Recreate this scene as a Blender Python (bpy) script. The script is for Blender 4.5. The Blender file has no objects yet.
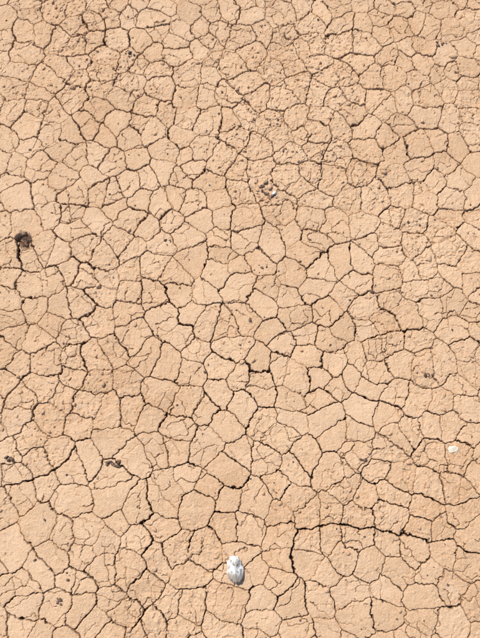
import bpy, math, numpy as np, time
T0=time.time()
rng=np.random.default_rng(7)
scene=bpy.context.scene
# ---------------- camera ----------------
H=1.30; TILT=math.radians(12); FOV=math.radians(56)
cam=bpy.data.cameras.new("camera"); co=bpy.data.objects.new("camera",cam)
scene.collection.objects.link(co); scene.camera=co
co.location=(0,0,H); co.rotation_euler=(TILT,0,0)
cam.sensor_fit='VERTICAL'; cam.angle=FOV; cam.clip_start=0.01; cam.clip_end=500
TH=math.tan(FOV/2)
def g(px,py):
    dx=(px-240)/319*TH; dy=-(py-319)/319*TH; dz=-1.0
    y=dy*math.cos(TILT)-dz*math.sin(TILT); z=dy*math.sin(TILT)+dz*math.cos(TILT)
    t=H/-z
    return dx*t, y*t
PX=1.33*2*TH/638   # metres per photo pixel, mid frame
# ---------------- noise ----------------
_tab=np.random.default_rng(3).random((8,256,256)).astype(np.float32)
def gn(x,y,s=0):
    xi=np.floor(x); yi=np.floor(y); fx=(x-xi).astype(np.float32); fy=(y-yi).astype(np.float32)
    xi=xi.astype(np.int32)&255; yi=yi.astype(np.int32)&255
    x1=(xi+1)&255; y1=(yi+1)&255
    A=_tab[s%8]*np.float32(2*math.pi); C=np.cos(A); S=np.sin(A)
    u=fx*fx*fx*(fx*(fx*6-15)+10); v=fy*fy*fy*(fy*(fy*6-15)+10)
    a=C[xi,yi]*fx+S[xi,yi]*fy
    b=C[x1,yi]*(fx-1)+S[x1,yi]*fy
    c=C[xi,y1]*fx+S[xi,y1]*(fy-1)
    d=C[x1,y1]*(fx-1)+S[x1,y1]*(fy-1)
    return ((a+(b-a)*u)*(1-v)+(c+(d-c)*u)*v)*1.4
def sst(a,b,x):
    t=np.clip((x-a)/(b-a),0,1); return t*t*(3-2*t)
# ---------------- grid axes ----------------
ST=0.00095
def axis(lo,hi,step):
    mid=np.arange(lo,hi,step); out=[]
    def grow(p,sgn):
        r=[]; s=step
        while abs(p)<60:
            s*=1.014 if s<0.006 else 1.12
            p+=sgn*s; r.append(p)
        return r
    return np.array(grow(lo,-1)[::-1]+list(mid)+grow(mid[-1],1))
X=axis(-0.63,0.63,ST); Y=axis(-0.40,1.11,ST)
nx,ny=len(X),len(Y)
gx,gy=np.meshgrid(X,Y); gx=gx.ravel(); gy=gy.ravel(); N=nx*ny
print("verts",N)
# ---------------- traced principal cracks (photo) ----------------
major=[
 (2.0,[(293,570),(294,548),(296,530),(318,527),(345,524),(372,530),(405,533),(430,545),(455,540),(478,552)]),
 (2.1,[(146,500),(150,515),(146,530),(150,548),(148,572),(160,590)]),
 (2.6,[(20,245),(20,272),(40,274),(60,266),(70,260),(88,262),(102,272)]),
 (1.6,[(88,262),(84,290),(96,305),(82,325),(84,345)]),
 (2.0,[(84,345),(87,372),(78,392),(72,408),(60,425)]),
 (2.4,[(376,306),(396,316),(408,328),(430,336)]),
 (1.7,[(5,488),(30,478),(55,468),(72,450),(98,440),(112,455),(125,475)]),
 (2.0,[(98,8),(105,30),(108,52)]),
 (2.0,[(404,138),(412,160),(430,162),(445,152),(447,136)]),
 (1.8,[(165,285),(168,305),(176,320),(196,326)]),
 (1.8,[(262,360),(278,385),(275,410),(262,407),(247,388)]),
 (1.9,[(84,570),(97,590),(95,608),(82,622)]),
 (1.9,[(115,632),(140,618),(165,612)]),
 (1.6,[(338,372),(350,392),(380,402),(408,410)]),
 (1.6,[(362,478),(385,490),(412,492),(440,502),(474,498)]),
 (1.6,[(205,487),(248,487),(246,514),(210,516),(205,487)]),
 (1.4,[(5,78),(30,80),(52,92),(75,118),(84,140),(118,150)]),
 (1.4,[(322,118),(330,140),(320,165),(318,186),(296,204)]),
 (1.4,[(252,130),(240,152),(222,182),(232,205)]),
 (1.5,[(205,395),(222,410),(210,430),(220,450)]),
 (1.5,[(420,440),(448,440),(452,468)]),
 (1.4,[(150,165),(160,185),(140,205),(145,225)]),
 (1.4,[(60,20),(75,45),(98,70),(80,95)]),
]
seeds=[]; segs=[]
def far(p,d):
    return all((p[0]-q[0])**2+(p[1]-q[1])**2>d*d for q in seeds)
for w,pl in major:
    P=[g(*p) for p in pl]
    for a,b in zip(P[:-1],P[1:]): segs.append((a,b,w))
    for a,b in zip(P[:-1],P[1:]):
        a=np.array(a); b=np.array(b); L=np.linalg.norm(b-a); d=(b-a)/L; n=np.array([-d[1],d[0]])
        m=(a+b)/2
        off=0.021+0.008*rng.random()
        for sgn in (1,-1):
            q=m+n*off*sgn
            if far(q,0.034): seeds.append((q[0],q[1]))
cells=[(45,250),(425,147),(60,180),(40,385),(265,382),(315,545),(345,555),(130,515),(420,318),(228,500),(400,555),
 (130,570),(440,480),(240,455),(295,400),(375,370),(165,115),(270,290),(200,150),(230,530),(25,30),(180,30),(70,300)]
for c in cells:
    q=g(*c)
    if far(q,0.033): seeds.append(q)
GR={}
cs=0.08
def key(p): return (int(math.floor(p[0]/cs)),int(math.floor(p[1]/cs)))
for q in seeds: GR.setdefault(key(q),[]).append(q)
EXT=2.3
for it in range(80000):
    p=(rng.uniform(-EXT,EXT),rng.uniform(-EXT+.35,EXT+.35))
    md=(0.030+0.034*rng.random())*(1.05-0.10*min(1,max(0,p[1])))
    k=key(p); ok=True
    for i in (-1,0,1):
        for j in (-1,0,1):
            for q in GR.get((k[0]+i,k[1]+j),()):
                if (p[0]-q[0])**2+(p[1]-q[1])**2<md*md: ok=False
    if ok and it>26000 and md<0.035: ok=False
    if ok: GR.setdefault(k,[]).append(p); seeds.append(p)
S=np.array(seeds); print("seeds",len(S),time.time()-T0)
segA=np.array([s[0] for s in segs]); segB=np.array([s[1] for s in segs]); segW=np.array([s[2] for s in segs])

def voronoi(px,py,S,cs,pairw,reach=2):
    bx=np.floor(px/cs).astype(int); by=np.floor(py/cs).astype(int)
    k=(bx+5000)*20000+(by+5000)
    order=np.argsort(k,kind='stable'); ks=k[order]
    cuts=np.flatnonzero(np.diff(ks))+1
    st=np.concatenate([[0],cuts]); en=np.concatenate([cuts,[len(ks)]])
    G={}
    for i,(a,b) in enumerate(S): G.setdefault((int(math.floor(a/cs)),int(math.floor(b/cs))),[]).append(i)
    cid=np.full(len(px),-1,np.int32); ed=np.full(len(px),1.0,np.float32); cr=np.zeros(len(px),np.float32)
    for a,b in zip(st,en):
        ids=order[a:b]; X0=bx[ids[0]]; Y0=by[ids[0]]
        c=[]
        for i in range(-reach,reach+1):
            for j in range(-reach,reach+1): c+=G.get((X0+i,Y0+j),[])
        if len(c)<4: continue
        c=np.array(c); s=S[c]; m=len(c)
        D=(px[ids,None]-s[None,:,0])**2+(py[ids,None]-s[None,:,1])**2
        n0=np.argmin(D,1); Dm=D[np.arange(len(ids)),n0]
        SS=np.sqrt(((s[:,None]-s[None])**2).sum(-1)); np.fill_diagonal(SS,1e-9)
        E=(D-Dm[:,None])/(2*SS[n0]); E[np.arange(len(ids)),n0]=9
        W,Dep=pairw(c,s)
        w=W[n0]; dep=Dep[n0]
        prof=dep*(1-sst(0.35,1.0,E/np.maximum(w,1e-6)))
        prof[w<=0]=0
        cid[ids]=c[n0]; ed[ids]=E.min(1); cr[ids]=prof.max(1)
    return cid,ed,cr
def hsh(i,j,s):
    a=np.minimum(i,j).astype(np.uint64); b=np.maximum(i,j).astype(np.uint64)
    h=(a*np.uint64(73856093))^(b*np.uint64(19349663))^np.uint64(s*83492791)
    h=(h^(h>>np.uint64(13)))*np.uint64(1274126177); h=h^(h>>np.uint64(16))
    return (h%np.uint64(100003)).astype(np.float64)/100003
def pair1(c,s):
    I,J=np.meshgrid(c,c,indexing='ij'); h=hsh(I,J,1); h2=hsh(I,J,2)
    M=(s[:,None]+s[None])/2
    w=0.00088+0.0009*h**1.9
    p=M[:,:,None,:]
    near=((segA-s.mean(0))**2).sum(1)<0.35**2
    if near.any():
        a=segA[near]; ab=segB[near]-a
        t=np.clip(((p-a)*ab).sum(-1)/(ab**2).sum(-1),0,1)
        q=a+ab*t[...,None]; d=np.sqrt(((p-q)**2).sum(-1))
        boost=(np.exp(-(d/0.009)**2)*(segW[near]-0.2)).max(-1)
        w=np.maximum(w,0.0011*boost)
        dep=np.maximum(0.38+0.52*h2,np.clip(boost*0.85,0,1))
    else: dep=0.38+0.52*h2
    dep=np.where((h<0.08)&(w<0.0012),0.22,dep)
    return w,dep
wx=gx+0.013*gn(gx*12,gy*12,0)+0.0048*gn(gx*42,gy*42,1)+0.0024*gn(gx*120,gy*120,2)+0.0010*gn(gx*330,gy*330,3)
wy=gy+0.013*gn(gx*12+9,gy*12+5,4)+0.0048*gn(gx*42+7,gy*42,5)+0.0024*gn(gx*120,gy*120+3,6)+0.0010*gn(gx*330,gy*330+8,7)
inner=(np.abs(gx)<2.1)&(np.abs(gy-0.35)<2.1)
ii=np.flatnonzero(inner)
cid=np.zeros(N,np.int32); ed=np.ones(N,np.float32); cr=np.zeros(N,np.float32)
a,b,c=voronoi(wx[ii],wy[ii],S,0.08,pair1,2); cid[ii]=a; ed[ii]=b; cr[ii]=c
cr*=0.90+0.3*gn(gx*25,gy*25,2)
print("vor1",time.time()-T0)
# secondary hairline cracks
S2=[];G2={};c2=0.045
for it in range(80000):
    p=(rng.uniform(-1.3,1.3),rng.uniform(-1.0,1.8)); md=0.017+0.016*rng.random()
    k=(int(math.floor(p[0]/c2)),int(math.floor(p[1]/c2))); ok=True
    for i in (-1,0,1):
        for j in (-1,0,1):
            for q in G2.get((k[0]+i,k[1]+j),()):
                if (p[0]-q[0])**2+(p[1]-q[1])**2<md*md: ok=False
    if ok: G2.setdefault(k,[]).append(p); S2.append(p)
S2=np.array(S2)
def pair2(c,s):
    I,J=np.meshgrid(c,c,indexing='ij'); h=hsh(I,J,5); h2=hsh(I,J,6)
    w=np.where(h2<0.60,0.0008+0.0003*h,0.0); return w,0.35+0.6*h
wx2=wx+0.003*gn(gx*60,gy*60,5); wy2=wy+0.003*gn(gx*60,gy*60,3)
jj=np.flatnonzero((np.abs(gx)<1.15)&(gy>-0.85)&(gy<1.65))
_,_,c=voronoi(wx2[jj],wy2[jj],S2,c2,pair2,2)
cellr=np.random.default_rng(11).random((len(S)+1,5)).astype(np.float32)
cr2=np.zeros(N,np.float32); cr2[jj]=c
cr2*=(cellr[cid,0]<0.80)*(0.45+0.55*sst(-0.2,0.25,gn(gx*12,gy*12,6)))
print("vor2",time.time()-T0)
# ---------------- height ----------------
fade=1-sst(1.5,2.0,np.maximum(np.abs(gx),np.abs(gy-0.35)))
def gm(px,py,r):
    a,b=g(px,py); return np.exp(-(((gx-a)**2+(gy-b)**2)/(r*PX)**2))
rough=0.42+0.5*sst(-0.25,0.5,gn(gx*4,gy*4,2))+0.7*gm(290,110,75)+0.4*gm(60,60,70)+0.4*gm(330,60,90)+0.4*gm(440,230,60)+0.3*gm(450,100,50)
rough=np.clip(rough,0,1.15)
h=0.004*gn(gx*3,gy*3,1)+0.0019*gn(gx*16,gy*16,3)
h+=(cellr[cid,1]-0.5)*0.0019
cx=S[np.maximum(cid,0),0]; cy=S[np.maximum(cid,0),1]
h+=((wx-cx)*(cellr[cid,2]-0.5)+(wy-cy)*(cellr[cid,3]-0.5))*0.08*fade
h-=0.0008*np.exp(-ed/0.0020)*fade
n1=gn(gx*110,gy*110,5); n2=gn(gx*230+3,gy*230,6); n3=gn(gx*420,gy*420+1,7); n0=gn(gx*48,gy*48,0)
h+=rough*(0.0010*n0+0.0007*n1+0.0005*n2)+0.00024*n3
pit=sst(0.40,0.60,gn(gx*85+2,gy*85,4)+0.12*(rough-0.6))*1.0
h-=0.0016*pit*rough
lump=sst(0.40,0.6,gn(gx*130+5,gy*130+2,2)+0.10*(rough-0.6))
h+=0.0013*lump*rough
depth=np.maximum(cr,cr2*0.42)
h-=depth*0.014*fade
# ragged hollow holding the dark clod at the left
hx,hy=g(26,242); hr=np.sqrt((wx-hx)**2+((wy-hy)*0.85)**2)+0.004*gn(gx*90,gy*90,3)
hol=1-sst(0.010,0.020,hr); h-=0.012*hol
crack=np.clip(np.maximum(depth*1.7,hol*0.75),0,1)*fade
edge_tone=np.exp(-ed/0.006)*fade*sst(-.3,.5,gn(gx*9,gy*9,3))  # mask strongest along plate edges, broken up by noise
print("height",time.time()-T0)
def mesh_from(name,co,quads,tris=None):
    me=bpy.data.meshes.new(name)
    me.vertices.add(len(co)); me.vertices.foreach_set("co",np.ascontiguousarray(co,dtype=np.float32).ravel())
    k=quads.shape[1]; n=len(quads)
    me.loops.add(n*k); me.loops.foreach_set("vertex_index",np.ascontiguousarray(quads,dtype=np.int32).ravel())
    me.polygons.add(n); me.polygons.foreach_set("loop_start",np.arange(0,n*k,k,dtype=np.int32))
    me.polygons.foreach_set("use_smooth",np.ones(n,bool))
    me.update(calc_edges=True); return me
idx=np.arange(N).reshape(ny,nx)
Q=np.stack([idx[:-1,:-1],idx[:-1,1:],idx[1:,1:],idx[1:,:-1]],-1).reshape(-1,4)
me=mesh_from("ground",np.stack([gx,gy,h],1),Q)
def attr(me,n,v):
    a=me.attributes.new(n,'FLOAT','POINT'); a.data.foreach_set("value",np.ascontiguousarray(v,dtype=np.float32))
attr(me,"crack",crack); attr(me,"tone",cellr[cid,4]*fade+0.5*(1-fade)); attr(me,"near",fade); attr(me,"pit",pit*rough); attr(me,"edge_tone",edge_tone)
ground=bpy.data.objects.new("ground",me); scene.collection.objects.link(ground)
print("mesh",time.time()-T0)
hh=h.reshape(ny,nx); dd=depth.reshape(ny,nx)
def gz(x,y):
    i=min(max(np.searchsorted(X,x),0),nx-1); j=min(max(np.searchsorted(Y,y),0),ny-1); return float(hh[j,i])
def crk(x,y):
    i=min(np.searchsorted(X,x),nx-1); j=min(np.searchsorted(Y,y),ny-1); return float(dd[j,i])
# ---------------- materials ----------------
class NT:
    def __init__(s,name):
        s.m=bpy.data.materials.new(name); s.m.use_nodes=True; s.t=s.m.node_tree; s.b=s.t.nodes["Principled BSDF"]
    def n(s,ty,**k):
        x=s.t.nodes.new(ty)
        for a,v in k.items():
            if a in x.inputs: x.inputs[a].default_value=v
            else: setattr(x,a,v)
        return x
    def l(s,a,b): s.t.links.new(a,b)
    def mix(s,fac,a,b,mode='MIX'):
        x=s.t.nodes.new('ShaderNodeMix'); x.data_type='RGBA'; x.blend_type=mode
        for i,v in ((0,fac),(6,a),(7,b)):
            if hasattr(v,'is_output'): s.l(v,x.inputs[i])
            else: x.inputs[i].default_value=v
        return x.outputs[2]
    def rng(s,v,a,b,c=0.,d=1.):
        x=s.t.nodes.new('ShaderNodeMapRange'); s.l(v,x.inputs[0])
        for i,q in enumerate((a,b,c,d)): x.inputs[i+1].default_value=q
        return x.outputs[0]
    def noise(s,co,sc,det=4,ro=0.55):
        x=s.t.nodes.new('ShaderNodeTexNoise'); s.l(co,x.inputs['Vector']); x.inputs['Scale'].default_value=sc
        x.inputs['Detail'].default_value=det; x.inputs['Roughness'].default_value=ro; return x.outputs['Fac']
def soil(name,ground=True,base=(0.64,0.425,0.262,1)):
    M=NT(name); geo=M.n('ShaderNodeNewGeometry').outputs['Position']
    A=lambda n:M.n('ShaderNodeAttribute',attribute_name=n).outputs['Fac']
    d=tuple(c*f for c,f in zip(base[:3],(0.85,0.77,0.69)))+(1,)
    li=tuple(min(1,c*f) for c,f in zip(base[:3],(1.11,1.16,1.24)))+(1,)
    c=M.mix(M.rng(M.noise(geo,3.2,3),0.42,0.70),base,d)
    c=M.mix(M.rng(M.noise(geo,13,4,.6),0.46,0.70,0,.75),c,li)
    c=M.mix(M.rng(M.noise(geo,75,5,.65),0.48,0.72,0,.75),c,d)
    c=M.mix(M.rng(M.noise(geo,280,3,.6),0.48,0.72,0,.85),c,li)
    c=M.mix(M.rng(M.noise(geo,430,2,.5),0.60,0.72,0,.65),c,(0.27,0.145,0.08,1))
    if ground:
        t=M.rng(A("tone"),0.4,1,0,.35); c=M.mix(t,c,li)
        t=M.rng(A("tone"),0.25,0,0,.18); c=M.mix(t,c,d)
        c=M.mix(M.rng(A("pit"),0,1,0,.5),c,d)
        c=M.mix(M.rng(A("edge_tone"),0,1,0,.5),c,d)  # darker, redder colour towards the plate edges
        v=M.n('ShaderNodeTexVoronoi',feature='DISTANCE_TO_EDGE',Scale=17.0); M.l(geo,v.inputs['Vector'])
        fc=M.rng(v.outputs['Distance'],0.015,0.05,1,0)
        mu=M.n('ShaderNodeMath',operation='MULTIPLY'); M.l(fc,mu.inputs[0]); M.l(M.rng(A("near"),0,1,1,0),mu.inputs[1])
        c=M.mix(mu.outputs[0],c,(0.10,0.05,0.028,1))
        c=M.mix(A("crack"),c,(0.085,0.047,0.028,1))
    M.l(c,M.b.inputs['Base Color']); M.b.inputs['Roughness'].default_value=0.95
    M.b.inputs['Specular IOR Level'].default_value=0.15
    b1=M.n('ShaderNodeBump',Strength=1.0,Distance=0.0016); M.l(M.noise(geo,320,4,.65),b1.inputs['Height'])
    M.l(b1.outputs[0],M.b.inputs['Normal'])
    return M.m
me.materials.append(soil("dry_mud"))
crumb_m=soil("dry_mud_crumb",False,(0.58,0.38,0.235,1))
def rock(name,a,b,scale=60,bump=0.6,c3=None,thr=(0.45,0.6)):
    M=NT(name); co=M.n('ShaderNodeNewGeometry').outputs['Position']
    c=M.mix(M.rng(M.noise(co,scale,5,.6),*thr),a,b)
    if c3: c=M.mix(M.rng(M.noise(co,scale*.5,3),0.55,0.62,0,.9),c,c3)
    M.l(c,M.b.inputs['Base Color']); M.b.inputs['Roughness'].default_value=0.85
    b1=M.n('ShaderNodeBump',Strength=bump,Distance=0.0015); M.l(M.noise(co,scale*4,5,.6),b1.inputs['Height']); M.l(b1.outputs[0],M.b.inputs['Normal'])
    return M.m
# ---------------- stones ----------------
import bmesh
from mathutils import noise as mn, Vector
def ico(sub):
    bm=bmesh.new(); bmesh.ops.create_icosphere(bm,subdivisions=sub,radius=1)
    v=np.array([p.co[:] for p in bm.verts]); f=np.array([[q.index for q in p.verts] for p in bm.faces]); bm.free(); return v,f
def stonev(v,seed,amp=0.3,cuts=7,sharp=.8):
    r=np.random.default_rng(seed); o=v.copy()
    for k in range(cuts):
        n=r.normal(size=3); n/=np.linalg.norm(n); d=0.60+0.3*r.random()
        t=o@n; ex=np.maximum(t-d,0); o=o-n[None]*ex[:,None]*sharp
    for i in range(len(o)):
        p=Vector(o[i]); q=p*1.4+Vector((seed*3.1,0,0))
        o[i]*=1+amp*mn.noise(q)+amp*.45*mn.noise(q*3)+amp*.2*mn.noise(q*8)
    return o
def stone(name,px,py,size,mat,seed,rot=0,sink=0.3,amp=.3,sub=4,parent=None,taper=0,cuts=7):
    v,f=ico(sub); o=stonev(v,seed,amp,cuts)
    if taper: o[:,0]*=1+taper*o[:,1]
    o=o*np.array(size)/2
    c,s=math.cos(rot),math.sin(rot)
    o=np.stack([o[:,0]*c-o[:,1]*s,o[:,0]*s+o[:,1]*c,o[:,2]],1)
    x,y=g(px,py); me=mesh_from(name,o,f); me.materials.append(mat)
    ob=bpy.data.objects.new(name,me); ob.location=(x,y,gz(x,y)+size[2]*(0.5-sink)); scene.collection.objects.link(ob)
    if parent: ob.parent=parent
    return ob
def white_rock():
    M=NT("white_quartz"); tc=M.n('ShaderNodeTexCoord'); co=tc.outputs['Object']
    c=M.mix(M.rng(M.noise(co,70,5,.6),.44,.62),(0.78,0.77,0.74,1),(0.42,0.41,0.40,1))
    c=M.mix(M.rng(M.noise(co,130,4,.6),.52,.60,0,.8),c,(0.22,0.18,0.15,1))
    sp=M.n('ShaderNodeSeparateXYZ'); M.l(co,sp.inputs[0])
    ad=M.n('ShaderNodeMath',operation='MULTIPLY_ADD'); M.l(M.noise(co,70,3),ad.inputs[0]); ad.inputs[1].default_value=0.04; M.l(sp.outputs[1],ad.inputs[2])
    c=M.mix(M.rng(ad.outputs[0],0.017,0.009,0,.85),c,(0.33,0.265,0.21,1))
    M.l(c,M.b.inputs['Base Color']); M.b.inputs['Roughness'].default_value=0.85; M.b.inputs['Specular IOR Level'].default_value=0.2
    b1=M.n('ShaderNodeBump',Strength=.7,Distance=0.0015); M.l(M.noise(co,200,5,.6),b1.inputs['Height']); M.l(b1.outputs[0],M.b.inputs['Normal'])
    return M.m
brown=rock("dark_brown_clod",(0.06,0.033,0.02,1),(0.22,0.115,0.06,1),120,1.0)
darkm=rock("dark_pebble",(0.09,0.057,0.042,1),(0.20,0.12,0.08,1),150,.6)
greym=rock("pale_pebble",(0.75,0.73,0.70,1),(0.5,0.46,0.42,1),150,.6)
redm=rock("rust_pebble",(0.30,0.14,0.07,1),(0.19,0.085,0.045,1),150,.6)
cream=rock("cream_stone",(0.74,0.62,0.47,1),(0.8,0.72,0.6,1),150,.6)
stone("white_stone",235,570,(0.034,0.053,0.022),white_rock(),31,math.radians(4),.3,.2,5,taper=.16,cuts=9)
stone("brown_clod",26,240,(0.023,0.026,0.017),brown,9,.5,.25,.5,5)
stone("pale_stone",453,449,(0.022,0.015,0.007),cream,14,.3,.3,.3)
def empty(name,px,py):
    e=bpy.data.objects.new(name,None); scene.collection.objects.link(e); return e
def cluster(name,cx,cy,items):
    e=empty(name,cx,cy)
    for i,(dx,dy,l,w,m,rot) in enumerate(items):
        stone("fragment_%d"%(i+1),cx+dx,cy+dy,(l*PX,w*PX,min(l,w)*PX*.8),m,(i*37+3)%91+20,rot,.2,.5,3,e,cuts=9)
cluster("dark_wood_fragments",115,463,[(-6,-1,7,3.2,darkm,.2),(-2,1,6,3,darkm,-.5),(4,-1,5,3,brown,.8),(1,3,10,2.4,darkm,-.3),(7,3,3.5,2.4,darkm,0),(-8,2,3,2,brown,0),(2,-3,3,2,crumb_m,0)])
cluster("dark_wood_fragments",10,457,[(-3,0,5,2.8,darkm,.6),(2,2,6,3,darkm,-.6),(4,5,3,2,brown,0),(-1,3,4,3,brown,.4)])
cluster("small_rubble",267,192,[(-6,-6,7,4.5,crumb_m,.2),(7,2,5,4,greym,1),(-1,2,8,2.6,darkm,-.5),(5,5,6,2.4,darkm,.8),(-6,7,5,3.4,crumb_m,.3),(0,10,5,2.5,crumb_m,.3),(10,4,3,3,greym,0),(-10,1,3,2,crumb_m,0),(-2,-10,7,5,crumb_m,1.3),(11,9,3,2,crumb_m,.4),(4,-11,3,2,brown,.4),(3,-4,6,3.5,crumb_m,.9),(-5,-1,3,1.6,brown,1.1),(-8,4,4,3,crumb_m,0),(4,13,2,1.5,darkm,0),(-12,-9,3,2,crumb_m,0),(8,-8,4,2.4,crumb_m,2),(2,7,4,1.6,darkm,2.2)])
base=[]
for k in range(10):
    v,f=ico(2 if k<5 else 1); base.append((stonev(v,40+k,.35,5),f))
def scatter(name,pts,mat,flat=.7):
    V=[];F=[];o=0
    for (x,y,r) in pts:
        v,f=base[rng.integers(0,5) if r>.0018 else rng.integers(5,10)]
        a=rng.random()*6.28; c,s=math.cos(a),math.sin(a)
        sc=np.array([r*rng.uniform(.8,1.5),r*rng.uniform(.6,1.1),r*flat*rng.uniform(.6,1.2)])
        w=v*sc; w=np.stack([w[:,0]*c-w[:,1]*s,w[:,0]*s+w[:,1]*c,w[:,2]],1)+np.array([x,y,gz(x,y)+r*.15])
        V.append(w);F.append(f+o);o+=len(w)
    me=mesh_from(name,np.concatenate(V),np.concatenate(F)); me.materials.append(mat)
    ob=bpy.data.objects.new(name,me); scene.collection.objects.link(ob)
R=rough.reshape(ny,nx)
pts=[]
while len(pts)<4200:
    x=rng.uniform(-1.0,1.0); y=rng.uniform(-.7,1.5)
    i=np.searchsorted(X,x); j=np.searchsorted(Y,y)
    if rng.random()<max(0.10,(R[j,i]-0.42))**1.6 and crk(x,y)<.1:
        pts.append((x,y,0.0007+0.0010*rng.exponential(1) if rng.random()<.93 else rng.uniform(.002,.0045)))
scatter("soil_crumbs",pts,crumb_m)
spots=[(130,53,3),(278,120,2.2),(165,240,2),(425,375,3),(250,320,2),(222,92,1.6),(438,46,2.4),(188,222,1.6),(96,292,1.8),(60,600,2.4),(68,580,2),(455,72,1.6),(318,20,1.6),
(400,290,2),(372,292,2.5),(262,268,2),(300,262,1.6),(30,150,1.6),(152,330,1.6),(350,300,1.6),(420,225,1.6),(205,372,1.6),(330,345,1.5),(240,345,1.4),(177,405,1.6),(120,400,1.5),(452,330,1.6),(470,205,1.6),(365,460,2),(300,620,1.8),(448,585,1.6),(200,12,1.8),(85,40,1.7),(22,95,1.6),(265,25,1.5),(390,118,1.8),(310,240,1.6),(135,205,1.5),(225,240,1.6),(45,520,1.8),(35,560,1.6),(190,560,1.5),(405,470,1.5),(470,420,1.6)]
sp=[]
for a,b,r in spots:
    x,y=g(a,b); sp.append((x,y,r*PX*.8))
    if r>1.9:
        for q in range(4): sp.append((x+rng.normal()*.007,y+rng.normal()*.007,r*PX*rng.uniform(.25,.6)))
for q in range(60):
    x,y=g(rng.uniform(200,460),rng.uniform(20,260)); sp.append((x,y,rng.uniform(.0012,.0026)))
scatter("dark_pebbles",sp+[(rng.uniform(-1,1),rng.uniform(-.7,1.5),rng.uniform(.0008,.0023)) for _ in range(560)],darkm)
scatter("rust_pebbles",[(rng.uniform(-1,1),rng.uniform(-.7,1.5),rng.uniform(.0008,.0026)) for _ in range(380)],redm)
print("objs",time.time()-T0)
# ---------------- light ----------------
EL=math.radians(51); AZ=math.radians(-40)
sd=Vector((math.sin(AZ)*math.cos(EL),math.cos(AZ)*math.cos(EL),math.sin(EL)))
w=bpy.data.worlds.new("World"); scene.world=w; w.use_nodes=True
sk=w.node_tree.nodes.new('ShaderNodeTexSky'); sk.sky_type='NISHITA'; sk.sun_disc=False; sk.sun_elevation=EL; sk.sun_rotation=AZ
bg=w.node_tree.nodes["Background"]; bg.inputs[1].default_value=0.11
w.node_tree.links.new(sk.outputs[0],bg.inputs[0])
sun=bpy.data.lights.new("sun",'SUN'); sun.energy=4.7; sun.angle=math.radians(.5); sun.color=(1,.97,.91)
so=bpy.data.objects.new("sun",sun); scene.collection.objects.link(so); so.rotation_euler=sd.to_track_quat('Z','Y').to_euler()
scene.view_settings.view_transform='Standard'; scene.view_settings.look='None'; scene.view_settings.exposure=0
print("done",time.time()-T0)
